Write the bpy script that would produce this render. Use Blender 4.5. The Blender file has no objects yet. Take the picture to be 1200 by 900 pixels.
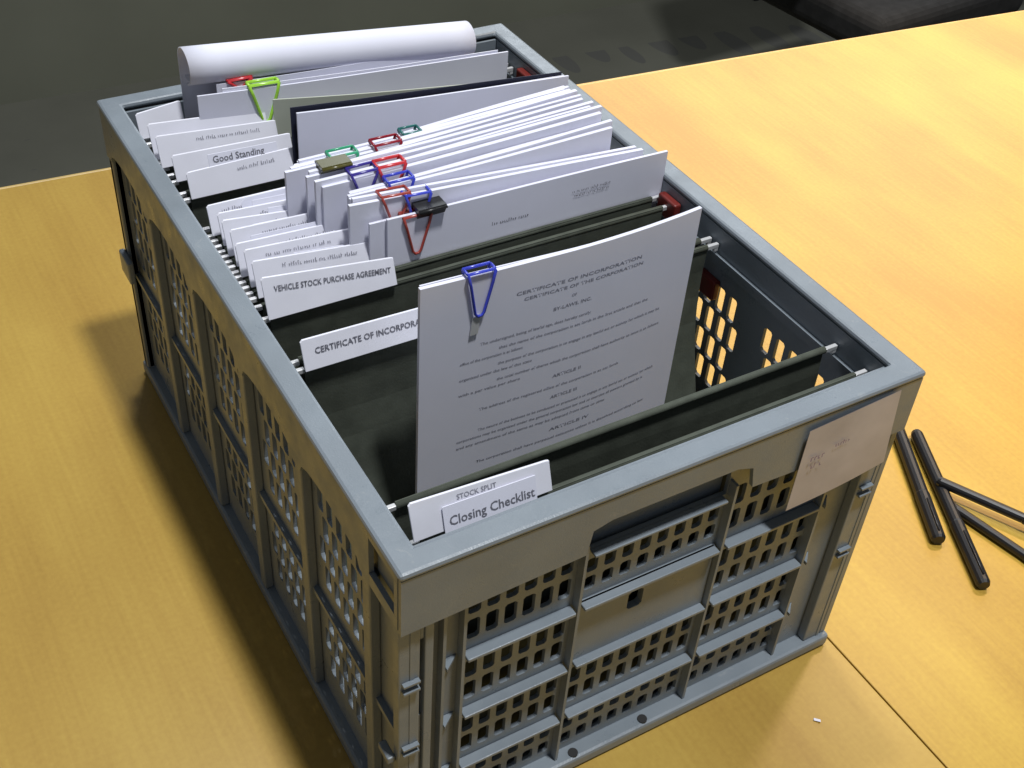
import bpy, math, random
from mathutils import Vector, Euler
random.seed(7)
S = bpy.context.scene
COL = S.collection

# ---------------------------------------------------------------- camera
cam_d = bpy.data.cameras.new('camera'); cam = bpy.data.objects.new('camera', cam_d); COL.objects.link(cam)
cam.location = (-0.1774, -0.3629, 0.7651)
cam.rotation_euler = (0.8550245, -0.0611479, -0.5227973)
cam_d.sensor_width = 36.0; cam_d.lens = 36.0 * 1431.6 / 1200.0
cam_d.clip_start = 0.02; cam_d.clip_end = 60
S.camera = cam
# ---------------------------------------------------------------- world, lamps, exposure
world = bpy.data.worlds.new('World'); S.world = world; world.use_nodes = True
wb = world.node_tree.nodes['Background']; wb.inputs[0].default_value = (0.80, 0.88, 1.0, 1); wb.inputs[1].default_value = 0.13
def area(name, loc, target, size, energy, color):
    d = bpy.data.lights.new(name, 'AREA'); d.shape = 'DISK'; d.size = size; d.energy = energy; d.color = color
    o = bpy.data.objects.new(name, d); COL.objects.link(o); o.location = loc
    o.rotation_euler = (Vector(target) - Vector(loc)).to_track_quat('-Z', 'Y').to_euler(); return o
area('ceiling_lamp_back', (0.60, 1.50, 4.3), (0.2, 0.3, 0), 0.34, 50, (0.95, 0.97, 1.0))
area('ceiling_lamp_front', (0.53, -0.80, 4.3), (0.2, 0.3, 0), 0.34, 150, (0.96, 0.98, 1.0))
sheen = area('sheen_light', (3.7, 4.1, 2.7), (.5, .4, 0), 1.0, 95, (0.86, 0.93, 1.0)); sheen.data.shape = 'RECTANGLE'; sheen.data.size = 4.2; sheen.data.size_y = 2.2  # unseen area light, added to give the rim and far table a sheen
sp = bpy.data.lights.new('ceiling_spot', 'SPOT'); sp.energy = 330; sp.spot_size = math.radians(52); sp.spot_blend = 1.0; sp.shadow_soft_size = 0.12; sp.color = (1.0, 0.72, 0.44)
so = bpy.data.objects.new('ceiling_spot', sp); COL.objects.link(so); so.location = (1.75, 0.75, 2.3)
so.rotation_euler = (Vector((1.25, 0.55, 0)) - Vector(so.location)).to_track_quat('-Z', 'Y').to_euler()
S.view_settings.view_transform = 'Standard'; S.view_settings.look = 'None'
S.view_settings.exposure = 0.0; S.view_settings.gamma = 1.0
S.render.engine = 'CYCLES'
S.cycles.max_bounces = 8; S.cycles.diffuse_bounces = 4
S.render.resolution_x = 1024; S.render.resolution_y = 768
S.render.filter_size = 2.1

# ---------------------------------------------------------------- materials
def mat(name, base, rough=0.5, spec=0.5, noise=None, bump=0.0, bscale=400, metallic=0.0, coat=0.0, trans=0.0):
    m = bpy.data.materials.new(name); m.use_nodes = True
    nt = m.node_tree; b = nt.nodes['Principled BSDF']
    b.inputs['Base Color'].default_value = (*base, 1); b.inputs['Roughness'].default_value = rough
    b.inputs['Specular IOR Level'].default_value = spec; b.inputs['Metallic'].default_value = metallic
    b.inputs['Coat Weight'].default_value = coat
    tc = nt.nodes.new('ShaderNodeTexCoord')
    if noise:
        n = nt.nodes.new('ShaderNodeTexNoise'); n.inputs['Scale'].default_value = noise[0]; n.inputs['Detail'].default_value = 5
        nt.links.new(tc.outputs['Object'], n.inputs['Vector'])
        r = nt.nodes.new('ShaderNodeValToRGB'); nt.links.new(n.outputs['Fac'], r.inputs['Fac'])
        a = noise[1]
        r.color_ramp.elements[0].position = 0.3; r.color_ramp.elements[1].position = 0.7
        r.color_ramp.elements[0].color = (*[c * (1 - a) for c in base], 1); r.color_ramp.elements[1].color = (*[min(1, c * (1 + a)) for c in base], 1)
        nt.links.new(r.outputs['Color'], b.inputs['Base Color'])
    if bump:
        n2 = nt.nodes.new('ShaderNodeTexNoise'); n2.inputs['Scale'].default_value = bscale; n2.inputs['Detail'].default_value = 3
        nt.links.new(tc.outputs['Object'], n2.inputs['Vector'])
        bp = nt.nodes.new('ShaderNodeBump'); bp.inputs['Strength'].default_value = bump; bp.inputs['Distance'].default_value = 0.0005
        nt.links.new(n2.outputs['Fac'], bp.inputs['Height']); nt.links.new(bp.outputs['Normal'], b.inputs['Normal'])
    return m
def wood(name, c1, c2, c3, off):
    m = bpy.data.materials.new(name); m.use_nodes = True
    nt = m.node_tree; N = nt.nodes; L = nt.links; b = N['Principled BSDF']
    tc = N.new('ShaderNodeTexCoord')
    def mapped(sc, rot=0):
        mp = N.new('ShaderNodeMapping'); mp.inputs['Scale'].default_value = sc; mp.inputs['Location'].default_value = (off, off * .7, 0); mp.inputs['Rotation'].default_value = (0, 0, rot)
        L.new(tc.outputs['Object'], mp.inputs['Vector']); return mp.outputs['Vector']
    def noise(v, s, d):
        n = N.new('ShaderNodeTexNoise'); n.inputs['Scale'].default_value = s; n.inputs['Detail'].default_value = d; L.new(v, n.inputs['Vector']); return n.outputs['Fac']
    broad = noise(mapped((9.0, 0.7, 1)), 1.0, 2)       # veneer leaves running front to back
    mid = noise(mapped((4, 2.2, 1)), 2.0, 4)           # cloudy figure
    grain = noise(mapped((260, 9, 1)), 1.0, 3)
    speck = noise(mapped((1, 1, 1)), 240.0, 2)
    def madd(a, k, c):
        x = N.new('ShaderNodeMath'); x.operation = 'MULTIPLY_ADD'; L.new(a, x.inputs[0]); x.inputs[1].default_value = k
        if isinstance(c, float): x.inputs[2].default_value = c
        else: L.new(c, x.inputs[2])
        return x.outputs[0]
    f = madd(speck, 0.40, madd(grain, 0.40, madd(mid, 0.8, madd(broad, 0.9, -0.75))))
    r = N.new('ShaderNodeValToRGB'); L.new(f, r.inputs['Fac'])
    e = r.color_ramp.elements; e[0].position = 0.2; e[0].color = (*c1, 1); e[1].position = 0.85; e[1].color = (*c3, 1)
    k = e.new(0.5); k.color = (*c2, 1)
    L.new(r.outputs['Color'], b.inputs['Base Color'])
    b.inputs['Roughness'].default_value = 0.36; b.inputs['Specular IOR Level'].default_value = 0.5
    bp = N.new('ShaderNodeBump'); bp.inputs['Strength'].default_value = 0.12; bp.inputs['Distance'].default_value = 0.0004
    L.new(grain, bp.inputs['Height']); L.new(bp.outputs['Normal'], b.inputs['Normal'])
    return m
M = {}
M['wood'] = wood('beech_veneer', (.385, .228, .044), (.45, .282, .056), (.52, .345, .072), 0.0)
M['wood2'] = wood('beech_veneer_far_leaf', (.42, .245, .036), (.50, .308, .046), (.59, .390, .060), 3.1)
M['edge'] = mat('beech_edge', (.60, .42, .16), .35, noise=(30, .1))
M['plastic'] = mat('grey_crate_plastic', (.208, .240, .268), .36, .6, noise=(14, .10), bump=.25, bscale=900)
nt_ = M['plastic'].node_tree; b_ = nt_.nodes['Principled BSDF']; n_ = nt_.nodes.new('ShaderNodeTexNoise'); n_.inputs['Scale'].default_value = 38; n_.inputs['Detail'].default_value = 8; n_.inputs['Roughness'].default_value = .7
tc_ = nt_.nodes.new('ShaderNodeTexCoord'); nt_.links.new(tc_.outputs['Object'], n_.inputs['Vector']); mr_ = nt_.nodes.new('ShaderNodeMapRange'); nt_.links.new(n_.outputs['Fac'], mr_.inputs['Value'])
mr_.inputs['From Min'].default_value = .35; mr_.inputs['From Max'].default_value = .68; mr_.inputs['To Min'].default_value = .26; mr_.inputs['To Max'].default_value = .55; nt_.links.new(mr_.outputs['Result'], b_.inputs['Roughness'])
n3_ = nt_.nodes.new('ShaderNodeTexNoise'); n3_.inputs['Scale'].default_value = 75; n3_.inputs['Detail'].default_value = 9; n3_.inputs['Roughness'].default_value = .75; n3_.inputs['Distortion'].default_value = 1.5
nt_.links.new(tc_.outputs['Object'], n3_.inputs['Vector']); m3_ = nt_.nodes.new('ShaderNodeMapRange'); nt_.links.new(n3_.outputs['Fac'], m3_.inputs['Value'])
m3_.inputs['From Min'].default_value = .60; m3_.inputs['From Max'].default_value = .72; m3_.inputs['To Min'].default_value = 0; m3_.inputs['To Max'].default_value = .35
mx_ = nt_.nodes.new('ShaderNodeMix'); mx_.data_type = 'RGBA'; src_ = b_.inputs['Base Color'].links[0].from_socket
nt_.links.new(m3_.outputs['Result'], mx_.inputs[0]); nt_.links.new(src_, mx_.inputs[6]); mx_.inputs[7].default_value = (.42, .42, .40, 1); nt_.links.new(mx_.outputs[2], b_.inputs['Base Color'])
M['dark_plastic'] = mat('dark_plastic', (.02, .02, .02), .45)
M['folder'] = mat('dark_green_folder_card', (.085, .095, .075), .8, .2, noise=(60, .18), bump=.3, bscale=600)
M['paper'] = mat('white_paper', (.80, .805, .91), .75, .2, noise=(25, .02))
M['paper_edge'] = mat('paper_block', (.84, .84, .88), .8, .2, noise=(300, .06))
M['grey_sheet'] = mat('pale_grey_green_sheet', (.52, .55, .46), .7, .2, noise=(25, .04))
M['tan_sheet'] = mat('translucent_grey_label', (.52, .49, .53), .4, .5, noise=(22, .16))
M['tab'] = mat('tab_plastic', (.86, .86, .94), .3, .5, noise=(40, .03))
M['steel'] = mat('pale_metal', (.75, .75, .75), .3, .5, metallic=.3)
M['ink'] = mat('grey_ink', (.16, .16, .19), .8)
M['ink_soft'] = mat('soft_ink', (.30, .30, .35), .8)
M['pale_ink'] = mat('very_pale_ink', (.58, .58, .64), .8)
M['doc_ink'] = mat('thin_grey_ink', (.30, .30, .36), .8)
M['purple_ink'] = mat('purple_ink', (.25, .17, .30), .8)
for n, c in dict(lime=(.38, .72, .06), red=(.62, .04, .05), redbrown=(.38, .06, .045), blue=(.05, .07, .55), dark_blue=(.05, .035, .28), dark_red=(.28, .012, .025), green=(.05, .38, .20), teal=(.03, .16, .15), olive=(.10, .09, .02)).items():
    M[n] = mat(n + '_coated_wire', c, .22, .6)
M['navy'] = mat('dark_navy_card', (.012, .014, .035), .6)
M['black'] = mat('black_plastic', (.012, .012, .014), .38)
M['black_metal'] = mat('black_lacquered_steel', (.02, .02, .02), .3)
M['red_plastic'] = mat('red_plastic', (.17, .02, .015), .4)
M['chair_cloth'] = mat('black_chair_cloth', (.018, .018, .018), .9, noise=(50, .3))
# carpet with a faint border of darker tiles
def carpet():
    m = mat('carpet', (.105, .105, .085), .95, .1, noise=(3, .12)); nt = m.node_tree; N = nt.nodes; L = nt.links
    b = N['Principled BSDF']; src = b.inputs['Base Color'].links[0].from_socket
    tc = N.new('ShaderNodeTexCoord'); mp = N.new('ShaderNodeMapping'); mp.inputs['Rotation'].default_value = (0, 0, .06); L.new(tc.outputs['Object'], mp.inputs['Vector'])
    mp.inputs['Scale'].default_value = (1, .35, 1)
    v = N.new('ShaderNodeTexVoronoi'); v.feature = 'F1'; v.inputs['Scale'].default_value = 9.5; v.inputs['Randomness'].default_value = .35
    L.new(mp.outputs['Vector'], v.inputs['Vector'])
    sx = N.new('ShaderNodeSeparateXYZ'); L.new(tc.outputs['Object'], sx.inputs[0])
    ad = N.new('ShaderNodeMath'); ad.operation = 'MULTIPLY_ADD'; L.new(sx.outputs[0], ad.inputs[0]); ad.inputs[1].default_value = .09; L.new(sx.outputs[1], ad.inputs[2])
    sub = N.new('ShaderNodeMath'); sub.operation = 'COMPARE'; L.new(ad.outputs[0], sub.inputs[0]); sub.inputs[1].default_value = 2.27; sub.inputs[2].default_value = .07
    lt = N.new('ShaderNodeMath'); lt.operation = 'LESS_THAN'; L.new(v.outputs['Distance'], lt.inputs[0]); lt.inputs[1].default_value = .30
    mu = N.new('ShaderNodeMath'); mu.operation = 'MULTIPLY'; L.new(sub.outputs[0], mu.inputs[0]); L.new(lt.outputs[0], mu.inputs[1])
    mk = N.new('ShaderNodeMath'); mk.operation = 'MULTIPLY'; L.new(mu.outputs[0], mk.inputs[0]); mk.inputs[1].default_value = .6
    mx = N.new('ShaderNodeMix'); mx.data_type = 'RGBA'; L.new(mk.outputs[0], mx.inputs[0]); L.new(src, mx.inputs[6]); mx.inputs[7].default_value = (.07, .07, .07, 1)
    L.new(mx.outputs[2], b.inputs['Base Color']); return m
M['carpet'] = carpet()
M['wall'] = mat('dark_panelling', (.19, .195, .15), .8, .2, noise=(2, .12))

# ---------------------------------------------------------------- helpers
class MB:
    def __init__(s): s.v = []; s.f = []
    def add(s, vs, fs):
        o = len(s.v); s.v += [tuple(v) for v in vs]; s.f += [tuple(i + o for i in f) for f in fs]; return s
    def box(s, a, b):
        (x0, y0, z0), (x1, y1, z1) = a, b
        if x0 > x1: x0, x1 = x1, x0
        if y0 > y1: y0, y1 = y1, y0
        if z0 > z1: z0, z1 = z1, z0
        return s.add([(x0, y0, z0), (x1, y0, z0), (x1, y1, z0), (x0, y1, z0), (x0, y0, z1), (x1, y0, z1), (x1, y1, z1), (x0, y1, z1)],
                     [(0, 3, 2, 1), (4, 5, 6, 7), (0, 1, 5, 4), (1, 2, 6, 5), (2, 3, 7, 6), (3, 0, 4, 7)])
    def prism(s, pts, a, b, F):     # polygon (u,v) extruded w=a..b through mapping F(u,v,w)
        n = len(pts)
        return s.add([F(u, v, a) for u, v in pts] + [F(u, v, b) for u, v in pts],
                     [tuple(range(n))[::-1], tuple(range(n, 2 * n))] + [(i, (i + 1) % n, n + (i + 1) % n, n + i) for i in range(n)])
    def tube(s, pts, r, n=8, closed=False, caps=True):
        P = [Vector(p) for p in pts]; m = len(P); rings = []
        up = None
        for i in range(m):
            if closed: t = (P[(i + 1) % m] - P[i - 1]).normalized()
            else: t = (P[min(i + 1, m - 1)] - P[max(i - 1, 0)]).normalized()
            if up is None:
                up = Vector((0, 1, 0)) if abs(t.y) < .8 else Vector((1, 0, 0))
            a = (up - t * up.dot(t)).normalized(); bb = t.cross(a); up = a
            rr = r[i] if isinstance(r, (list, tuple)) else r
            rings.append([P[i] + (a * math.cos(2 * math.pi * k / n) + bb * math.sin(2 * math.pi * k / n)) * rr for k in range(n)])
        vs = [v for ring in rings for v in ring]; fs = []
        for i in range(m if closed else m - 1):
            j = (i + 1) % m
            for k in range(n):
                fs.append((i * n + k, i * n + (k + 1) % n, j * n + (k + 1) % n, j * n + k))
        if not closed and caps: fs += [tuple(range(n))[::-1], tuple((m - 1) * n + k for k in range(n))]
        return s.add(vs, fs)
    def build(s, name, m, parent=None, bevel=0, smooth=False, label=None):
        me = bpy.data.meshes.new(name); me.from_pydata(s.v, [], s.f); me.update()
        o = bpy.data.objects.new(name, me); COL.objects.link(o)
        me.materials.append(M[m] if isinstance(m, str) else m)
        if smooth:
            for p in me.polygons: p.use_smooth = True
        if bevel:
            md = o.modifiers.new('bevel', 'BEVEL'); md.width = bevel; md.segments = 5 if bevel > .01 else 2; md.limit_method = 'ANGLE'; md.angle_limit = math.radians(50); md.harden_normals = False
        if parent: attach(o, parent)
        if label: o['label'] = label
        return o
def attach(o, parent):
    o.parent = parent; o.matrix_parent_inverse = wm(parent).inverted()
def wm(o):
    m = o.matrix_basis.copy()
    if o.parent: m = wm(o.parent) @ o.matrix_parent_inverse @ m
    return m
def tag(o, label, cat, group=None):
    o['label'] = label; o['category'] = cat
    if group: o['group'] = group
    return o
def thing(name, loc, label, cat, group=None):
    e = bpy.data.objects.new(name, None); COL.objects.link(e); e.location = loc; e.empty_display_size = .02
    return tag(e, label, cat, group)
def struct(name, mb, m):
    o = mb.build(name, m); o['kind'] = 'structure'; return o

# ---------------------------------------------------------------- the room beyond the table
struct('floor', MB().box((-6, -4, -.75), (9, 9, -.73)), 'carpet')
struct('wall', MB().prism([(-6, -.73), (9, -.73), (9, .35), (-6, .35)], 0, .06, lambda u, v, w: (u, 2.52 - .055 * u + w, v)), 'wall')

# ---------------------------------------------------------------- the table
def edge_y(x): return .9165 - .058 * (x + .05) - .0138 * (x + .05) ** 2
table = thing('table', (.376, .2, -.73), 'long beech veneered meeting table with a straight seam, under the grey crate', 'table')
def leaf(x0, x1, m, name):
    pts = [(x0, -1.6), (x1, -1.6)] + [(x1 + (x0 - x1) * i / 24, edge_y(x1 + (x0 - x1) * i / 24)) for i in range(25)]
    return MB().prism(pts, -.028, 0, lambda u, v, w: (u, v, w)).build(name, m, table, bevel=.0008)
leaf(-1.6, .3753, 'wood', 'tabletop_leaf'); leaf(.3765, 2.6, 'wood2', 'tabletop_leaf')
mb = MB()   # rounded solid lipping along the far edge
pts = [(-1.6 + 4.2 * i / 60, edge_y(-1.6 + 4.2 * i / 60) + .0012, -.0035) for i in range(61)]
mb.tube(pts, .0042, 10); mb.build('edge_lipping', 'edge', table, smooth=True)
MB().box((-1.0, .1, -.68), (2.0, .2, -.0285)).build('apron', 'wood', table)
for x in (-.9, 1.9): MB().box((x - .3 * 0 - .03, -.3, -.73), (x + .03, .5, -.0290)).build('leg', 'wood', table, bevel=.004)

# ---------------------------------------------------------------- office chairs behind the table
def rot_box(mb, c, h, rz=0, seg=0):
    x, y, z = c; a, b, d = h; cs, sn = math.cos(rz), math.sin(rz)
    vs = [(x + cs * i * a - sn * j * b, y + sn * i * a + cs * j * b, z + k * d) for k in (-1, 1) for i, j in ((-1, -1), (1, -1), (1, 1), (-1, 1))]
    return mb.add(vs, [(3, 2, 1, 0), (4, 5, 6, 7), (0, 1, 5, 4), (1, 2, 6, 5), (2, 3, 7, 6), (3, 0, 4, 7)])
chair = thing('office_chair', (1.90, 1.50, -.73), 'black office chair behind the far edge of the table, nearer the crate', 'chair', 'office chairs')
cx, cy = 1.90, 1.50
rot_box(MB(), (cx, cy, -.29), (.25, .24, .045), .1).build('seat', 'chair_cloth', chair, bevel=.03)
rot_box(MB(), (cx + .02, cy + .27, .02), (.22, .03, .24), .1).build('backrest', 'chair_cloth', chair, bevel=.028)
MB().tube([(cx, cy, -.34), (cx, cy, -.64)], .025, 12).build('column', 'black', chair, smooth=True)
for sx in (-1, 1):
    arm = MB().tube([(cx + sx * .24, cy + .1, -.33), (cx + sx * .30, cy + .08, -.28), (cx + sx * .31, cy + .06, -.12)], .014, 10).build('armrest', 'black', chair, smooth=True)
    rot_box(MB(), (cx + sx * .31, cy, -.105), (.035, .13, .014), .1).build('arm_pad', 'black', arm, bevel=.012)
for k in range(5):
    a = k * 2 * math.pi / 5 + .2; c, s_ = math.cos(a), math.sin(a)
    sp_ = MB().tube([(cx, cy, -.62), (cx + .17 * c, cy + .17 * s_, -.645), (cx + .29 * c, cy + .29 * s_, -.665)], [.024, .02, .014], 10).build('base_spoke', 'black', chair, smooth=True)
    MB().tube([(cx + .29 * c - .022 * s_, cy + .29 * s_ + .022 * c, -.70), (cx + .29 * c + .022 * s_, cy + .29 * s_ - .022 * c, -.70)], .029, 16).build('caster', 'black', sp_)
def copy_tree(o, parent=None):
    c = o.copy(); COL.objects.link(c)
    if parent: c.parent = parent; c.matrix_parent_inverse = o.matrix_parent_inverse.copy()
    for ch in [x for x in bpy.data.objects if x.parent == o]: copy_tree(ch, c)
    return c
ch2 = copy_tree(chair); ch2.location = (2.62, 1.44, -.73); ch2.rotation_euler = (0, 0, -.25)
ch2['label'] = 'black office chair behind the far table edge, at the right border of the picture'

# ---------------------------------------------------------------- the folding crate
W_, L_, H_ = .37, .547, .2814
crate = thing('folding_crate', (W_ / 2, L_ / 2, 0), 'grey plastic folding crate with slotted sides, filled with hanging files', 'crate')
def hole_region(mb, F, u0, u1, v0, v1, nu, nv, hu, hv, w0, w1):
    """perforated slab: nu x nv cells, each with a chamfered rectangular hole of half size hu, hv"""
    du = (u1 - u0) / nu; dv = (v1 - v0) / nv; c = min(hu, hv) * .38
    for i in range(nu):
        for j in range(nv):
            a, b = u0 + i * du, u0 + (i + 1) * du; p, q = v0 + j * dv, v0 + (j + 1) * dv
            cu, cv = (a + b) / 2, (p + q) / 2
            ring = [(cu - hu + c, cv - hv), (cu + hu - c, cv - hv), (cu + hu, cv - hv + c), (cu + hu, cv + hv - c),
                    (cu + hu - c, cv + hv), (cu - hu + c, cv + hv), (cu - hu, cv + hv - c), (cu - hu, cv - hv + c)]
            out = [(a, p), (b, p), (b, q), (a, q)]
            vs = [F(u, v, w) for w in (w0, w1) for u, v in out + ring]
            fs = []
            for o in (0, 12):
                f = [(0, 1, 5, 4), (1, 6, 5), (1, 2, 7, 6), (2, 8, 7), (2, 3, 9, 8), (3, 10, 9), (3, 0, 11, 10), (0, 4, 11)]
                fs += [tuple(k + o for k in g) for g in f]
            fs += [(4 + k, 4 + (k + 1) % 8, 16 + (k + 1) % 8, 16 + k) for k in range(8)]
            mb.add(vs, fs)
def slab(mb, F, u0, u1, v0, v1, w0, w1): mb.prism([(u0, v0), (u1, v0), (u1, v1), (u0, v1)], w0, w1, F)

# base tray
MB().box((0, 0, .001), (W_, L_, .013)).build('base', 'plastic', crate, bevel=.0025)
for y_ in (.020, L_ - .026): MB().box((.012, y_, .0132), (W_ - .012, y_ + .006, .024)).build('base_lip', 'plastic', crate, bevel=.001)
for x in (.085, .137, .196): MB().tube([(x, .005, .012), (x, .005, .0142)], .0036, 12).build('base_socket', 'dark_plastic', crate)

# short end walls
def end_wall(F, name):
    mb = MB(); w0, w1 = .0120, .0150          # outer and inner face, measured inward from the rim
    top = .262
    for (a, b) in ((.004, .047), (.1215, .127), (.231, .2365), (.3185, W_ - .004)):
        slab(mb, F, a, b, .013, top, w0, w1)
    bays = ((.047, .1215, 6), (.127, .231, 8), (.2365, .3185, 6))
    for bi, (a, b, n) in enumerate(bays):
        for li, (z0, z1) in enumerate(((.013, .063), (.063, .120), (.120, .178))):
            if bi == 1 and li == 2:          # blank plate with one lock hole
                slab(mb, F, a, a + .036, z0, z1, w0 - .002, w1); slab(mb, F, a + .052, b, z0, z1, w0 - .002, w1)
                slab(mb, F, a + .036, a + .052, z0, z0 + .026, w0 - .002, w1)
                hole_region(mb, F, a + .036, a + .052, z0 + .026, z0 + .050, 1, 1, .0058, .0085, w0 - .002, w1); slab(mb, F, a + .036, a + .052, z0 + .050, z1, w0 - .002, w1)
                continue
            slab(mb, F, a, b, z0, z0 + .004, w0, w1)
            hole_region(mb, F, a, b, z0 + .004, z1 - .009, n, 2, .0040, .0085 if z0 > .05 else .006, w0, w1)
            slab(mb, F, a, b, z1 - .009, z1, w0, w1)
        slab(mb, F, a, b, .178, .184, w0, w1)
        if bi == 1:
            hole_region(mb, F, a, b, .184, .217, n, 2, .0040, .0060, w0, w1); slab(mb, F, a, b, .217, .224, w0, w1)
            slab(mb, F, a, b, .256, top, w0, w1)
        else:
            hole_region(mb, F, a, b, .184, .230, n, 2, .0042, .0088, w0, w1); slab(mb, F, a, b, .230, top, w0, w1)
    wall = mb.build(name, 'plastic', crate)
    # handle pocket behind the opening
    mb = MB(); slab(mb, F, .127, .231, .220, .258, .0182, .0202); slab(mb, F, .127, .231, .218, .2198, .0152, .0202); mb.build('handle_pocket', 'plastic', wall)
    for z in (.063, .120, .178):             # horizontal ledges
        for (a, b) in ((.0465, .1210), (.1275, .2305), (.2370, .3150)):
            mb = MB(); mb.prism([(a, .0), (b, .0), (b, .0028), (a, .0028)],   .0042, .0118, lambda u, v, w, z=z: F(u, z - .0028 + v, w)); mb.build('ledge', 'plastic', wall, bevel=.0006)
        mb = MB(); mb.prism([(.0325, .0118), (.0425, .0118), (.0325, .004)], z - .0028, z, lambda u, v, w: F(u, w, v)); mb.build('gusset', 'plastic', wall)
        mb = MB(); mb.prism([(.3195, .0118), (.3275, .0118), (.3195, .004)], z - .0028, z, lambda u, v, w: F(u, w, v)); mb.build('gusset', 'plastic', wall)
    mb = MB(); slab(mb, F, .130, .228, .2225, .2245, .0055, .0118); mb.build('ledge', 'plastic', wall, bevel=.0005)
    for u in (.0310, .0440, .1235, .2328, .3168):   # upright ribs
        mb = MB(); slab(mb, F, u - .0010, u + .0010, .0135, .236, .0055, .0119); mb.build('rib', 'plastic', wall)
    # corner posts with a latch groove
    for (a, b) in ((.0015, .0235), (W_ - .0235, W_ - .0015)):
        mb = MB()
        slab(mb, F, a, a + .0135, .0135, .2345, .0045, .0118); slab(mb, F, a + .0165, b, .0135, .2345, .0045, .0118)
        slab(mb, F, a + .0135, a + .0165, .0135, .140, .0075, .0118); slab(mb, F, a + .0135, a + .0165, .215, .2345, .0055, .0118)
        mb.build('corner_post', 'plastic', wall, bevel=.0008)
        for z in (.183, .176, .119, .113):
            mb = MB(); slab(mb, F, a + .002, a + .0125, z - .0016, z,   .0012, .0043); mb.build('latch_tooth', 'plastic', wall)
    return wall
FF = lambda u, v, w: (u, w, v)
FB = lambda u, v, w: (W_ - u, L_ - w, v)
fw = end_wall(FF, 'front_wall'); end_wall(FB, 'back_wall')

# long side walls: five arched bays of staggered slots
def side_wall(F, name):
    mb = MB(); w0, w1 = .0085, .0112
    slab(mb, F, .004, .047, .013, .262, w0, w1); slab(mb, F, .537, L_ - .004, .013, .262, w0, w1)
    for k in range(5):
        a = .047 + .098 * k; b = a + .098
        slab(mb, F, a, a + .009, .013, .262, w0, w1); slab(mb, F, b - .009, b, .013, .262, w0, w1)
        i0, i1 = a + .009, b - .009
        slab(mb, F, i0, i1, .013, .040, w0, w1)
        def row(z, dz, off, hu, hv):
            s = i0 + .002 + (off if off else 0)
            n = 5; e = s + .0142 * n
            slab(mb, F, i0, s, z, z + dz, w0, w1)
            hole_region(mb, F, s, e, z, z + dz, n, 1, hu, hv, w0, w1)
            if e < i1: slab(mb, F, e, i1, z, z + dz, w0, w1)
        for j in range(3): row(.040 + j * .0235, .0235, (j % 2) * .0065, .0043, .0104)
        slab(mb, F, i0, i1, .1105, .1335, w0, w1)
        for j in range(4): row(.1335 + j * .0235, .0235, (j % 2) * .0065, .0043, .0106)
        slab(mb, F, i0, i1, .2275, .262, w0, w1)
    wall = mb.build(name, 'plastic', crate)
    for k in range(6):
        u = .047 + .098 * k
        mb = MB(); slab(mb, F, u - .005, u + .005, .0135, .2345, .0015, .0084); mb.build('mullion', 'plastic', wall, bevel=.001)
    mb = MB(); slab(mb, F, .006, L_ - .006, .116, .1205, .0045, .0084); mb.build('rail', 'plastic', wall)
    return wall
FL = lambda u, v, w: (w, u, v)
FR = lambda u, v, w: (W_ - w, u, v)
lw = side_wall(FL, 'left_wall'); rw = side_wall(FR, 'right_wall')

# rim: flat top ring plus four skirts
mb = MB(); t0, t1 = H_ - .005, H_; rw_ = .0165
o = [(0, 0), (W_, 0), (W_, L_), (0, L_)]; i_ = [(rw_, rw_), (W_ - rw_, rw_), (W_ - rw_, L_ - rw_), (rw_, L_ - rw_)]
vs = [(x, y, z) for z in (t0, t1) for x, y in o + i_]; fs = []
for k in range(4):
    n = (k + 1) % 4
    fs += [(8 + k, 8 + n, 12 + n, 12 + k), (k, 4 + k, 4 + n, n), (k, n, 8 + n, 8 + k), (4 + k, 12 + k, 12 + n, 4 + n)]
mb.add(vs, fs); rim = mb.build('rim', 'plastic', crate, bevel=.0022)
zt = H_ - .0052
# front and back skirts with handle cut-up
prof = [(.0012, .231), (.119, .236), (.1215, .255), (.134, .2585), (.224, .2585), (.2365, .254), (.240, .236), (W_ - .0012, .231), (W_ - .0012, zt), (.0012, zt)]
for F in (FF, FB): MB().prism(prof, .0008, .0040, F).build('skirt', 'plastic', rim)
# long skirts: arched lower edge over each bay, recess near the near corner on the left
def arch_prof(u_start):
    p = [(u_start, .233)]
    for k in range(5):
        c = .096 + .098 * k
        for t in range(9):
            a = math.pi * (1 - t / 8); u = c + .043 * math.cos(a)
            if u > u_start + .009: p.append((u, .233 + .013 * math.sin(a) ** .7 if math.sin(a) > 1e-6 else .233))
    p += [(L_ - .0045, .233), (L_ - .0045, zt), (u_start, zt)]
    return p
MB().prism(arch_prof(.0045), .0008, .0040, FR).build('skirt', 'plastic', rim)
MB().prism(arch_prof(.040), .0008, .0040, FL).build('skirt', 'plastic', rim)
mb = MB(); slab(mb, FL, .0045, .0398, .233, .2425, .0008, .0040); slab(mb, FL, .0045, .0398, .2715, zt, .0008, .0040); slab(mb, FL, .0045, .0085, .2427, .2713, .0008, .0040)
mb.build('latch_frame', 'plastic', rim)
mb = MB(); slab(mb, FL, .0088, .0395, .2430, .2710, .0062, .0080); mb.build('latch_recess', 'plastic', rim)
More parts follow.
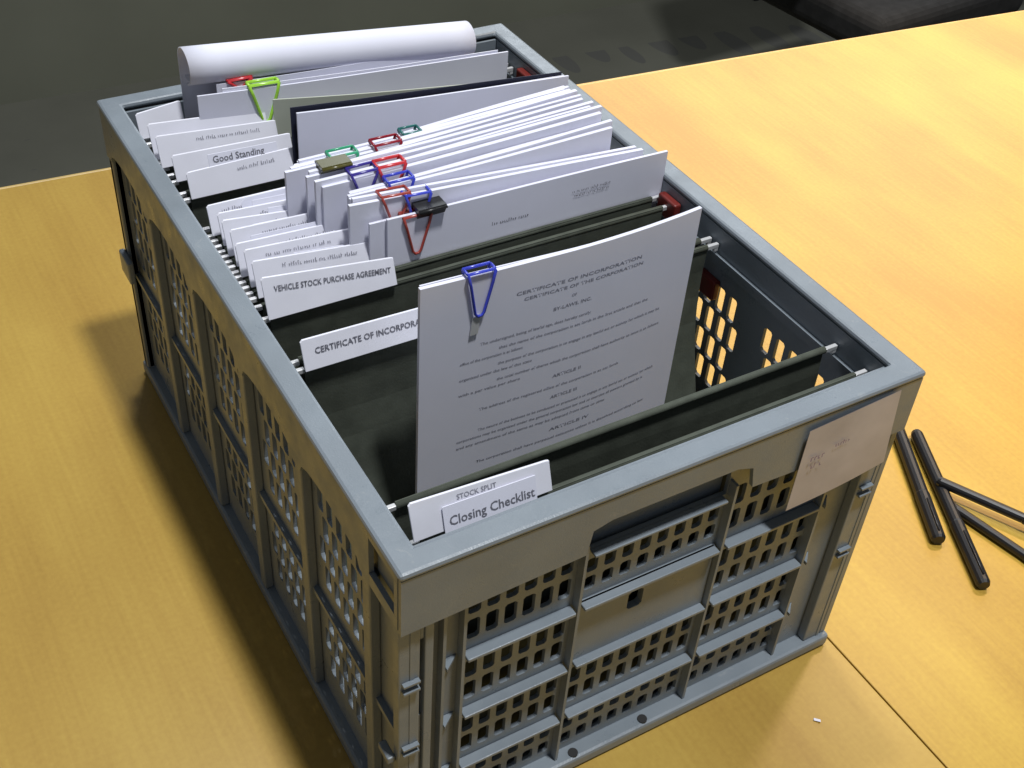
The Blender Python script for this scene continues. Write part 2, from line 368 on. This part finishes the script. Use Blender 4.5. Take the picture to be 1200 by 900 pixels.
# inner skirts + file rails
for F, ln in ((FL, L_), (FR, L_)):
    mb = MB(); slab(mb, F, .0168, ln - .0168, .2455, zt, .0135, .0163); mb.build('inner_skirt', 'plastic', rim)
    mb = MB(); slab(mb, F, .0190, ln - .0190, .2535, .2560, .0165, .0190); mb.build('file_rail', 'plastic', rim)
for F in (FF, FB):
    mb = MB(); slab(mb, F, .0170, W_ - .0170, .2455, zt, .0182, .0205) if F is FF else slab(mb, F, .0170, W_ - .0170, .2455, zt, .0182, .0205)
    mb.build('inner_skirt', 'plastic', rim)
# red latches on the right wall
for (y, z, x) in ((.197, .2235, .3586), (.250, .2620, .3532), (.468, .2640, .3532)):
    mb = MB(); mb.box((x - .0065, y - .011, z - .009), (x, y + .011, z + .008)); mb.build('latch', 'red_plastic', rw, bevel=.0015, label='dark red latch on the inside of the slotted wall')
# stacking lug at the far left corner
MB().box((-.004, L_ - .03, .120), (.0014, L_ - .004, .142)).build('hinge_lug', 'plastic', lw, bevel=.0015)
MB().box((-.004, .008, .100), (.0014, .022, .106)).build('hinge_lug', 'plastic', lw, bevel=.001)

# label taped on the front, over the rim's skirt
mb = MB(); nx, nz = 10, 8; q = [(.2740, .2005), (.3560, .2090), (.3480, .2755), (.2745, .2705)]
vs = []
for y_ in (0, .0003):
    for j in range(nz + 1):
        for i in range(nx + 1):
            u, v = i / nx, j / nz
            x = (q[0][0] * (1 - u) + q[1][0] * u) * (1 - v) + (q[3][0] * (1 - u) + q[2][0] * u) * v
            z = (q[0][1] * (1 - u) + q[1][1] * u) * (1 - v) + (q[3][1] * (1 - u) + q[2][1] * u) * v
            vs.append((x, -.0012 - .0012 * math.sin(u * 3) * (1 - v) - y_, z))
n1 = (nx + 1) * (nz + 1); fs = []
for j in range(nz):
    for i in range(nx):
        a = j * (nx + 1) + i; fs += [(a, a + nx + 1, a + nx + 2, a + 1), (n1 + a, n1 + a + 1, n1 + a + nx + 2, n1 + a + nx + 1)]
lab = MB().add(vs, fs).build('taped_label', 'tan_sheet', crate, smooth=True, label='blank greyish paper label with faint purple marks')
# ---------------------------------------------------------------- printed marks
def scribble(mb, F, x0, x1, z, h, wd=.5, w=0.0):
    """one line of print too small to read: clusters of tiny upright strokes"""
    x = x0
    while x < x1:
        n = random.randint(2, 8)
        for k in range(n):
            if x > x1: break
            hh = h * random.choice((.6, .62, .65, 1.0)); ww = h * random.uniform(.12, .22)
            mb.add([F(x, z, w), F(x + ww, z, w), F(x + ww, z + hh, w), F(x, z + hh, w)], [(0, 1, 2, 3)])
            if random.random() < .7:
                zz = z + random.choice((0, hh * .5, hh * .85)); mb.add([F(x + ww, zz, w), F(x + ww + h * .25, zz, w), F(x + ww + h * .25, zz + h * .14, w), F(x + ww, zz + h * .14, w)], [(0, 1, 2, 3)])
            x += h * .58
        x += h * wd
def text(body, size, loc, parent, m='ink', xscale=1.0, rot=0.0, name='printed_text', spacing=1.0):
    cu = bpy.data.curves.new('t', 'FONT'); cu.body = body; cu.size = size; cu.space_character = spacing; cu.offset = size * .012; cu.resolution_u = 2
    to = bpy.data.objects.new('t', cu); COL.objects.link(to)
    me = bpy.data.meshes.new_from_object(to); bpy.data.objects.remove(to); bpy.data.curves.remove(cu)
    me.name = name; me.materials.clear(); me.materials.append(M[m])
    c, s = math.cos(rot), math.sin(rot)
    for v in me.vertices:
        x, z = v.co.x * xscale, v.co.y; v.co = (loc[0] + c * x - s * z, loc[1], loc[2] + s * x + c * z)
    o = bpy.data.objects.new(name, me); COL.objects.link(o)
    attach(o, parent); return o
mb = MB()
Fl = lambda u, v, w: (u, -.0030, v)
scribble(mb, Fl, .281, .291, .243, .0052); scribble(mb, Fl, .283, .290, .236, .0042); scribble(mb, Fl, .300, .311, .248, .0036)
mb.build('faint_marks', 'purple_ink', lab)

# ---------------------------------------------------------------- hanging folders
RZ = .2635
def folder(yf, yr, label, tabx=(.0255, .1160), tabz=(.2705, .2925), words=None, size=.0062, tx=.006, scrib=False, skew=0.0, tabname=True, depth=.036, wx=.92):
    t = thing('hanging_folder', (.185, (yf + yr) / 2, depth), label, 'folder', 'hanging file folders')
    x0, x1 = .0275, .3425
    nb = 10
    for (y, side) in ((yf, 1), (yr, -1)):
        # panel: hangs from the rod, bellies slightly, meets the other at the bottom
        ym = (yf + yr) / 2; pts = []
        for j in range(nb + 1):
            v = j / nb; z = RZ + .0022 - (RZ - depth) * v
            yy = y + (ym - y) * (v ** 2.2) * .96 + side * .0016 * math.sin(v * 9 + yf * 40)
            pts.append((yy, z))
        mb = MB(); vs = []
        for (yy, z) in pts:
            for i in range(7):
                u = i / 6; vs.append((x0 + (x1 - x0) * u, yy + .0009 * math.sin(u * 6 + y * 90) * min(1, (RZ - z) * 12), z))
        n = len(vs); vs += [(x, yy + .0007, z) for x, yy, z in vs]; fs = []
        for j in range(nb):
            for i in range(6):
                a = j * 7 + i; fs += [(a, a + 1, a + 8, a + 7), (n + a, n + a + 7, n + a + 8, n + a + 1)]
        for i in range(6): fs.append((i, n + i, n + i + 1, i + 1))
        for j in range(nb):
            a = j * 7; b = a + 6; fs += [(a, a + 7, n + a + 7, n + a), (b, n + b, n + b + 7, b + 7)]
        p = mb.add(vs, fs).build('panel', 'folder', t, smooth=False)
        # hem folded over the rod
        MB().tube([(x0, y + .0003, RZ), (x1, y + .0003, RZ)], .0023, 10).build('hem', 'folder', p, smooth=True)
        rod = MB().tube([(x0, y + .0003, RZ - .0004), (x1, y + .0003, RZ - .0004)], .0010, 6).build('rod', 'steel', t)
        for (xa, xb) in ((.0172, x0 - .0002), (x1 + .0002, .3528)):
            mb = MB().box((xa, y - .0012, RZ - .0022), (xb, y + .0018, RZ + .0012))
            xe = xa if xa < .1 else xb - .0035
            mb.box((xe, y - .0010, RZ - .0052), (xe + .0035, y + .0016, RZ - .0024)); mb.build('hook', 'steel', rod, bevel=.0004)
    if tabname:
        yt = yr - .0040
        (a, b), (c, d) = tabx, tabz; c -= .004; d -= .004
        mb = MB(); mb.prism([(a, c), (b, c), (b, d - skew), (b - .002, d - skew + .0005), (a + .0015, d + .0003), (a, d - .001)], -.0007, .0007, lambda u, v, w: (u, yt + w + (v - c) * .36, v))
        tb = mb.build('tab', 'tab', t, bevel=.0003)
        F = lambda u, v, w: (u, yt - .0013 + (v - c) * .36, v)
        if words:
            o = text(words, size, (a + tx, 0, d - .0095), tb, xscale=wx, rot=-skew / (b - a))
            for v in o.data.vertices: v.co.y = yt - .0013 + (v.co.z - c) * .36
        if scrib:
            mb = MB(); scribble(mb, lambda u, v, w: F(u, v - skew * (u - a) / (b - a), w), a + scrib[0], a + scrib[1], d - .0058, .0027); mb.build('printed_text', 'ink_soft', tb)
    return t
f0 = folder(.0225, .0320, 'frontmost hanging folder, its tab carrying a second slip reading Closing Checklist', tabx=(.0220, .1090), tabz=(.2735, .2952), skew=.004)
f1 = folder(.0610, .1915, 'wide open hanging folder holding the front document, its tab printed CERTIFICATE OF INCORPORATION', tabx=(.0265, .1150), tabz=(.2690, .2885), words='CERTIFICATE OF INCORPORATION', size=.0054, tx=.008, wx=1.0, skew=.0015)
f2 = folder(.2000, .2490, 'hanging folder with an empty dark gap before its boldly printed AGREEMENT tab', tabx=(.0250, .1175), tabz=(.2695, .2965), words='VEHICLE STOCK PURCHASE AGREEMENT', size=.0052, tx=.007, wx=.86, skew=.009)
spec = [
 (.2630, .2725, 'hanging folder directly behind the boldly printed AGREEMENT tab, with small grey print', (.020, .075), .2935),
 (.2790, .2860, 'third densely packed hanging folder, counted from the boldly printed AGREEMENT tab backwards', (.014, .060), .2940),
 (.2925, .2995, 'hanging folder whose plain tab peeks out three rows behind the bold AGREEMENT tab', (.030, .070), .2935),
 (.3055, .3125, 'hanging folder with its tab top just showing in the middle of the dense white row', (.022, .070), .2945),
 (.3190, .3260, 'hanging folder whose tab carries a short dark word near its right end, mid crate', (.036, .052), .2935),
 (.3325, .3395, 'hanging folder whose tab lies right in front of the rounded white slip', (.030, .050), .2925),
]
SPEC = [folder(a, b, l, tabz=(.2705, zt_ + random.uniform(-.0015, .0012)), tabx=(.0255 + random.uniform(-.0005, .0025), .1130 + random.uniform(-.003, .003)), scrib=sc, skew=.004 + random.uniform(-.002, .003)) for (a, b, l, sc, zt_) in spec]
f9 = folder(.3470, .3540, 'hanging folder with a rounded white slip tucked over its tab, before the dark gap', tabx=(.0245, .1130), tabz=(.2705, .2910), scrib=(.010, .050))
f10 = folder(.3640, .4060, 'hanging folder behind the dark gap, its tab topped by a slip reading Good Standing', tabx=(.0270, .1170), tabz=(.2700, .2885), scrib=(.038, .066), skew=-.0015)
f11 = folder(.4150, .4330, 'hanging folder with the tab printed BY-LAWS, behind the Good Standing slip', tabx=(.0250, .1180), tabz=(.2700, .2885), words='BY-LAWS', size=.0050, tx=.040, skew=.002)
f12 = folder(.4430, .4555, 'hanging folder whose long tab carries three grey words, behind the BY-LAWS tab', tabx=(.0210, .1150), tabz=(.2705, .2930), scrib=(.030, .080), skew=.006)
f13 = folder(.4630, .4690, 'hanging folder whose pale tab edge shows just behind the tab with three grey words', tabx=(.0200, .1120), tabz=(.2705, .2960), skew=.006)
f14 = folder(.4940, .5030, 'rearmost hanging folder with a short blank tab at its left end', tabx=(.0195, .0560), tabz=(.2705, .2890), skew=-.003)
def slip(x0, x1, z0, z1, y, t, words=None, size=.005, tilt=0.0, round_=0.0):
    c, s = math.cos(tilt), math.sin(tilt)
    r = max(round_, .0004)
    P_ = []
    for (cx_, cz_, a0) in ((x1 - r, z0 + r, -90), (x1 - r, z1 - r, 0), (x0 + r, z1 - r, 90), (x0 + r, z0 + r, 180)):
        for k in range(4): a = math.radians(a0 + k * 30); P_.append((cx_ + r * math.cos(a), cz_ + r * math.sin(a)))
    rot = lambda u, v: (x0 + c * (u - x0) - s * (v - z0), z0 + s * (u - x0) + c * (v - z0))
    mb = MB(); mb.prism([rot(*p) for p in P_], 0, .0004, lambda u, v, w: (u, y - w - (z0 - v) * .36, v))
    o = mb.build('slip', 'paper', t)
    if words:
        l = rot(x0 + .003, z0 + .0055)
        tx = text(words, size, (l[0], 0, l[1]), o, rot=tilt)
        for v in tx.data.vertices: v.co.y = y - .0007 - (z0 - v.co.z) * .36
    return o
slip(.0400, .0980, .2675, .2845, .0254, f0, 'Closing Checklist', .0076, -.02)
tq = text('STOCK SPLIT', .0042, (.050, 0, .2848), f0, 'ink_soft')
for v in tq.data.vertices: v.co.z -= (v.co.x - .05) * .04; v.co.y = .0280 - .0010 + (v.co.z - .2695) * .36
slip(.045, .0980, .2820, .2935, .4080, f10, 'Good Standing', .0066, -.02)
slip(.0480, .1020, .2740, .2895, .3475, f9, None, tilt=-.0, round_=.005)
for k, t_ in enumerate(SPEC): xs = random.uniform(.036, .060); slip(xs, xs + random.uniform(.035, .055),   .2700, .2885 + random.uniform(-.001, .003), spec[k][1] - .0008, t_, None, tilt=random.uniform(-.09, -.02), round_=.0008)
# white lower edge lips of the dense tabs are the tabs themselves

# ---------------------------------------------------------------- documents
def sheet_block(x0, x1, z0, z1, zb, y, t, name, m, parent, bow=.0, lean=0.0, nx=14, nz=10, seed=0):
    """a stack of paper: slightly bowed slab, top edge running from z0 (left) to z1 (right)"""
    vs = []
    for yy in (0, t):
        for j in range(nz + 1):
            v = j / nz
            for i in range(nx + 1):
                u = i / nx; x = x0 + (x1 - x0) * u; zt_ = z0 + (z1 - z0) * u; z = zb + (zt_ - zb) * v
                vs.append((x, y + yy + bow * math.sin(math.pi * u + seed) * v + lean * v + .0003 * math.sin(7 * u + 3 * v + seed * 5), z))
    n = (nx + 1) * (nz + 1); r = nx + 1; fs = []
    for j in range(nz):
        for i in range(nx):
            a = j * r + i; fs += [(a, a + 1, a + r + 1, a + r), (n + a, n + a + r, n + a + r + 1, n + a + 1)]
    for i in range(nx): fs += [(i, n + i, n + i + 1, i + 1), (nz * r + i, nz * r + i + 1, n + nz * r + i + 1, n + nz * r + i)]
    for j in range(nz):
        a = j * r; b = a + nx; fs += [(a, a + r, n + a + r, n + a), (b, n + b, n + b + r, b + r)]
    return MB().add(vs, fs).build(name, m, parent)
DOCG = 'paper documents standing in the folders'
def doc(label, x0, x1, z0, z1, y, sheets, zb=.04, m='paper', bow=-.0022):
    """sheets: list of (dx0, dx1, dz, y offset, thickness)"""
    t = thing('document', ((x0 + x1) / 2, y, zb), label, 'document', DOCG)
    if len(sheets) == 2 and sheets[1][4] > .0024 and y > .27:
        l = sheets[-1]; sheets = sheets + [(l[0] + random.uniform(-.003, .004), l[1] + random.uniform(-.009, .003), l[2] + random.uniform(-.0022, .0012), l[3] + l[4] + .0006, .0022)]
    for k, (a, b, c, dy, th) in enumerate(sheets):
        tl = random.uniform(-.0012, .0012) if k else 0
        sheet_block(x0 + a, x1 + b, z0 + c + tl, z1 + c - tl, zb, y + dy, th, 'paper_sheets', m, t, bow=bow, seed=k * .7)
    return t
# the front document, printed
P0 = doc('front document of printed pages held by a blue clip, rising above the crate rim', .0855, .3005, .3362, .3285, .1480, [(0, 0, 0, 0, .0028), (.0012, .0008, -.0007, .0031, .0010)], bow=.0)
for o in [c for c in bpy.data.objects if c.parent == P0]:
    for v in o.data.vertices:      # right side of the stack curls back a little
        u = (v.co.x - .0855) / .215; v.co.y += .006 * max(0, u - .45) ** 2 / .3 * 1.8; v.co.y += .004 * (v.co.z - .2) / .13 * 0
def yp0(x, z=.25): u = (x - .0855) / .215; v = (z - .04) / (.2962 - .0077 * u); return .1480 + .0003 * math.sin(7 * u + 3 * v) + .006 * max(0, u - .45) ** 2 / .3 * 1.8
FP = lambda u, v, w: (u, yp0(u), v - (u - .0855) * .036)
page = [c for c in bpy.data.objects if c.parent == P0][0]
LOR = [(.152, .250, .3095, .0036, 'CERTIFICATE OF INCORPORATION'), (.158, .252, .3040, .0034, 'CERTIFICATE OF THE CORPORATION'), (.1945, .1985, .2965, .0030, 'OF'), (.181, .211, .2890, .0036, 'BY-LAWS, INC.'),
 (.128, .212, .2775, .0031, 'The undersigned, being of lawful age, does hereby certify:'), (.142, .262, .2705, .0031, 'that the name of the corporation is set forth in the first article and that the'), (.114, .160, .2650, .0031, 'office of the corporation is as follows'),
 (.142, .275, .2575, .0031, 'the purpose of the corporation is to engage in any lawful act or activity for which it may be'), (.114, .168, .2515, .0031, 'organized under the law of this state'),
 (.142, .277, .2440, .0031, 'the total number of shares which the corporation shall have authority to issue is as follows'), (.114, .160, .2385, .0031, 'with a par value per share'), (.186, .209, .2310, .0036, 'ARTICLE II'),
 (.130, .243, .2215, .0031, 'The address of the registered office of the corporation is as set forth'), (.186, .208, .2120, .0036, 'ARTICLE III'), (.130, .279, .2030, .0031, 'The nature of the business to be conducted or promoted is to engage in any lawful act or activity for which'),
 (.114, .270, .1970, .0031, 'corporations may be organized under the general corporation law and to exercise all powers granted by it'), (.114, .235, .1910, .0031, 'and any amendment of the same as may be adopted from time to time'), (.188, .222, .1810, .0036, 'ARTICLE IV'), (.130, .275, .1730, .0031, 'The corporation shall have perpetual existence unless it is dissolved according to law')]
for (a, b, z, h, body) in LOR:
    o = text(body, h, (0, 0, 0), page, 'doc_ink')
    mx_ = max(v.co.x for v in o.data.vertices)
    for v in o.data.vertices:
        x = a + v.co.x * (b - a) / mx_; zz = v.co.z + z - (x - .19) * .030; v.co = (x, yp0(x, zz) - .00015, zz)
D1 = doc('document behind the AGREEMENT tab, black binder clip on its top edge', .1088, .3540, .3010, .2985, .2675, [(.012, 0, .0025, -.0012, .0022), (0, -.020, 0, .0014, .0022)], bow=.0)
mb = MB(); F1 = lambda u, v, w: (u, .2675 - .0012 - .0004, v)
scribble(mb, F1, .203, .233, .2765, .0030); scribble(mb, F1, .270, .303, .2860, .0024); scribble(mb, F1, .272, .303, .2822, .0024)
mb.build('printed_text', 'ink', [c for c in bpy.data.objects if c.parent == D1][0])
doc('document with the brownish red clip that touches a blue one, second from the bold tab', .0970, .3370, .3160, .3020, .2745, [(0, 0, 0, 0, .0030), (.004, -.004, .0018, .0036, .0026)], bow=.0)
doc('document with the dull blue clip, its right end lower than its neighbours', .1020, .3150, .3150, .3190, .2870, [(0, 0, 0, 0, .0030), (.002, .003, .0015, .0035, .0030)])
doc('thick document carrying the bright red clip and the dark blue clip', .0850, .3130, .3200, .3270, .3000, [(.004, 0, -.002, 0, .0034), (0, .004, .0008, .0040, .0030)])
doc('document carrying the olive binder clip at its left corner', .0830, .3140, .3200, .3275, .3130, [(0, 0, 0, 0, .0030), (.0030, -.006, .0016, .0036, .0030)])
doc('document with the mint green clip and the dark red clip on its top edge', .0750, .3070, .3190, .3270, .3260, [(-.002, 0, 0, 0, .0030), (.003, .004, .0012, .0036, .0030)])
doc('document right behind the one with the mint green clip, carrying the small teal clip', .0850, .3110, .3140, .3225, .3390, [(0, 0, 0, 0, .0030), (.004, .003, .0010, .0036, .0026)])
doc('rearmost document of the dense white row, in front of the blank-faced one', .0900, .3250, .3060, .3160, .3520, [(0, 0, 0, 0, .0030), (.003, -.004, .0010, .0036, .0026)])
doc('blank-faced document standing alone behind the dense white row', .1110, .3480, .3194, .3020, .3985, [(0, 0, 0, 0, .0016), (.002, -.002, -.0012, .0022, .0008)])
sheet_block(.1080, .3440, .3222, .3040, .04, .4035, .0006, 'backing_sheet', 'navy', [o for o in bpy.data.objects if o.get('label', '').startswith('blank-faced')][0])
doc('pale grey-green sheet in front of the document with the lime clip', .1148, .3220, .3005, .2745, .4580, [(0, 0, 0, 0, .0012)], m='grey_sheet')
doc('long document with the lime clip, in front of the curled papers', .0602, .3334, .3080, .2930, .4720, [(0, 0, 0, 0, .0014), (.020, -.008, .0015, .0022, .0008)])
doc('thin sheet pinched by the small red clip, right behind the lime clip', .0800, .3000, .3070, .2990, .4860, [(0, 0, 0, 0, .0008)])

# curled papers at the back
cur = thing('curled_papers', (.183, .506, .04), 'white papers curled over into a roll at the back of the crate', 'papers')
def curl(x0, x1, yb, r, zc, th, sweep, zl, zr):
    path = [(yb, .04), (yb, .12), (yb, .20), (yb, zc - .01), (yb, zc)]
    for k in range(1, 29):
        a = sweep * k / 28; rr = r * (1 - .10 * k / 28)
        path.append((yb - r + rr * math.cos(a), zc + rr * math.sin(a)))
    vs = []; nx = 10; m = len(path)
    for side in (0, 1):
        for k, (y, z) in enumerate(path):
            p0 = path[max(0, k - 1)]; p1 = path[min(m - 1, k + 1)]; ty, tz = p1[0] - p0[0], p1[1] - p0[1]; l = math.hypot(ty, tz)
            ny, nz_ = -tz / l, ty / l
            for i in range(nx + 1):
                u = i / nx; dz = (zl * (1 - u) + zr * u) * min(1, max(0, (z - .15) / .1))
                vs.append((x0 + (x1 - x0) * u, y + side * th * ny + .0005 * math.sin(u * 5), z + side * th * nz_ + dz))
    n = m * (nx + 1); r_ = nx + 1; fs = []
    for k in range(m - 1):
        for i in range(nx):
            a = k * r_ + i; fs += [(a, a + r_, a + r_ + 1, a + 1), (n + a, n + a + 1, n + a + r_ + 1, n + a + r_)]
    for i in range(nx): a = (m - 1) * r_ + i; fs.append((a, n + a, n + a + 1, a + 1))
    for k in range(m - 1):
        a = k * r_; b = a + nx; fs += [(a, n + a, n + a + r_, a + r_), (b, b + r_, n + b + r_, n + b)]
    return MB().add(vs, fs)
curl(.0600, .3075, .5130, .0155, .3185, .0014, math.radians(255), .002, -.020).build('rolled_sheets', 'paper', cur, smooth=True)
curl(.0612, .3060, .5112, .0130, .3185, .0006, math.radians(300), .002, -.020).build('inner_sheet', 'paper', cur, smooth=True)
mb = MB()
Fr = lambda u, v, w: (u, .513 - .0155 - .0152 * math.cos(v) - .0, .3185 + .002 - .022 * (u - .06) / .2475 + .0152 * math.sin(v))
for th_, a, b in ((.50, .150, .300), (.25, .085, .290), (.05, .12, .26)):
    x = a
    while x < b:
        if random.random() < .5:
            ww = random.uniform(.0006, .002); mb.add([Fr(x, th_, 0), Fr(x + ww, th_, 0), Fr(x + ww, th_ + .06, 0), Fr(x, th_ + .06, 0)], [(0, 1, 2, 3)])
        x += .0045
for v in range(len(mb.v)):
    x, y, z = mb.v[v]; mb.v[v] = (x, y - .0009, z + .0003)
# small white stub between the curled papers and the long document
tag(MB().box((.170, .4890, .2900), (.1905, .4902, .3055)).build('paper_slip', 'paper'), 'tiny white paper slip sticking up below the middle of the curled papers', 'paper')

# ---------------------------------------------------------------- clips
CLIPG = 'coloured wire clips on the documents'
def clip(label, color, x0, x1, zt_, y, drop, thick=.003, r=.0010, slope=0.0, back=True):
    """triangular wire clip straddling a top edge: front triangle, bridge, back triangle"""
    yf = y - .0016; yb = y + thick + .0016; xm = (x0 + x1) / 2 - .0005; w = (x1 - x0)
    t = thing('wire_clip', (xm, y, zt_ - drop), label, 'clip', CLIPG)
    zl = zt_ + .0016 - slope * w / 2; zr = zt_ + .0016 + slope * w / 2
    apex = zt_ - drop
    front = [(x0, yf, zl), (x0 + w * .10, yf, zl - drop * .25), (xm - .0030, yf, apex + .0022), (xm - .0012, yf, apex), (xm + .0016, yf, apex + .0001), (xm + .0032, yf, apex + .0023), (x1 - w * .08, yf, zr - drop * .25), (x1, yf, zr)]
    MB().tube(front + [(x1, yf + .001, zr + .0008), (x0, yf + .001, zl + .0008)], r, 8, closed=True).build('front_loop', color, t, smooth=True)
    MB().tube([(x0, yf + .0012, zl + .0009), (x0, yb - .001, zl + .0009)], r, 8).build('bridge', color, t, smooth=True)
    MB().tube([(x1, yf + .0012, zr + .0009), (x1, yb - .001, zr + .0009)], r, 8).build('bridge', color, t, smooth=True)
    bk = [(x, yb, z) for (x, _, z) in front]
    MB().tube(bk + [(x1, yb, zr + .0008), (x0, yb, zl + .0008)], r, 8, closed=True).build('back_loop', color, t, smooth=True)
    return t
cb = clip('blue wire clip hanging over the front document', 'blue', .1165, .1350, .3352, .1475, .0300, thick=.0045, slope=-.035)
clip('brownish red wire clip with a long loop, below the black binder clip', 'redbrown', .1325, .1535, .2995, .2665, .0285, thick=.005)
clip('blue wire clip touching the black binder clip from behind', 'blue', .1370, .1560, .3120, .2725, .022, thick=.007, slope=-.06)
clip('brownish red wire clip right below a blue one, in the middle of the clip row', 'redbrown', .1200, .1410, .3145, .2740, .020, thick=.0068, slope=-.05)
clip('dull blue wire clip crossing the lower edge of the bright red clip', 'blue', .1310, .1500, .3165, .2865, .018, thick=.0068)
clip('bright red wire clip in the middle of the clip row', 'red', .1295, .1500, .3215, .2995, .020, thick=.0074, r=.0012)
clip('dark blue wire clip left of the bright red clip', 'dark_blue', .1095, .1290, .3210, .2995, .018, thick=.0074, slope=.03)
clip('mint green wire clip behind the olive binder clip', 'green', .1060, .1260, .3210, .3255, .018, thick=.007)
clip('dark red wire clip right of the mint green clip', 'dark_red', .1390, .1595, .3225, .3255, .018, thick=.007)
clip('small teal wire clip farthest right in the clip row, against the blank-faced document', 'teal', .1680, .1820, .3180, .3385, .016, thick=.007)
clip('lime green wire clip with a large triangular loop, at the back of the crate', 'lime', .1010, .1250, .3060, .4715, .0300, thick=.004, r=.0013, slope=-.03)
clip('small red wire clip lying beside the lime green clip', 'red', .0890, .1080, .3065, .4855, .006, thick=.002, r=.0013)
def binder(label, color, x0, x1, z, y, th, hh=.008):
    t = thing('binder_clip', ((x0 + x1) / 2, y + th / 2, z), label, 'clip')
    prof_ = [(y - .0040, z + .0035), (y - .0034, z + .0052), (y + th + .0034, z + .0052), (y + th + .0040, z + .0035), (y + th + .0008, z - hh), (y + th + .0004, z - hh), (y + th + .0022, z + .0022), (y - .0022, z + .0022), (y - .0004, z - hh + .003), (y - .0008, z - hh + .003)]
    MB().prism(prof_, x0, x1, lambda u, v, w: (w, u, v)).build('clip_body', color, t, bevel=.0004)
    MB().tube([(x0, y - .0040, z + .0035), (x1, y - .0040, z + .0035)], .0011, 8).build('hinge', color, t, smooth=True)
    MB().tube([(x0, y + th + .0040, z + .0035), (x1, y + th + .0040, z + .0035)], .0011, 8).build('hinge', color, t, smooth=True)
    return t
binder('black binder clip on the top edge of the document behind the AGREEMENT tab', 'black_metal', .1425, .1640, .3020, .2662, .0055, .006)
binder('olive binder clip at the left end of the clip row', 'olive', .0930, .1150, .3215, .3135, .0045, .004)
# grey foot of the blue clip
MB().prism([(-.0025, 0), (.0030, .0004), (.0045, .0145), (-.0012, .0140)], 0, .0012, lambda u, v, w: (.1222 + u, yp0(.122) - .0004 - w, .2905 + v)).build('clip_jaw', 'steel', cb, bevel=.0003)

# ---------------------------------------------------------------- black pens on the table
PENG = 'black pens on the table'
def pen(label, a, b, r=.0042, z=0.0):
    A = Vector((a[0], a[1], r + z)); B = Vector((b[0], b[1], r + z)); d = (B - A)
    t = thing('pen', (A.x, A.y, 0), label, 'pen', PENG)
    P_ = lambda f: A + d * f
    MB().tube([P_(0), P_(.02), P_(.62)], [r * .75, r * .96, r * .96], 14).build('barrel', 'black', t, smooth=False)
    MB().tube([P_(.621), P_(.63), P_(.985), P_(1)], [r * .98, r * 1.04, r * 1.0, r * .8], 14).build('cap', 'black', t)
    side = Vector((0, 0, 1)); c0 = P_(.70) + side * r; c1 = P_(.96) + side * r
    MB().tube([c0 + side * .0002, (c0 + c1) / 2 + side * .0008, c1 + side * .0003], .0009, 8).build('pocket_clip', 'black', t, smooth=True)
    return t
pen('black pen beside the crate corner, leftmost and shortest in view of the four', (.596, .162), (.526, .036), .0064)
pen('black pen reaching farthest towards the viewer, its end free on the bare table', (.606, .146), (.524, -.018), .0060, z=.0)
pen('black pen pointing to the right border, upper one of the crossing pair', (.572, .086), (.628, -.024), .0048, z=.0075)
pen('black pen pointing to the right border, lower one of the crossing pair', (.566, .070), (.592, -.058), .0046, z=.0)
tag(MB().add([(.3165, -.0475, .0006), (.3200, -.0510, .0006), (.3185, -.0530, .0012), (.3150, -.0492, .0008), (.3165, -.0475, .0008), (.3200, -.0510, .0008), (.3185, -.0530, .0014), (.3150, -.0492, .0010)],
     [(3, 2, 1, 0), (4, 5, 6, 7), (0, 1, 5, 4), (1, 2, 6, 5), (2, 3, 7, 6), (3, 0, 4, 7)]).build('light_fleck', 'paper'), 'tiny white scrap of light, built solid, on the table in front of the crate', 'fleck')  # pale chip added to stand for a small patch of light
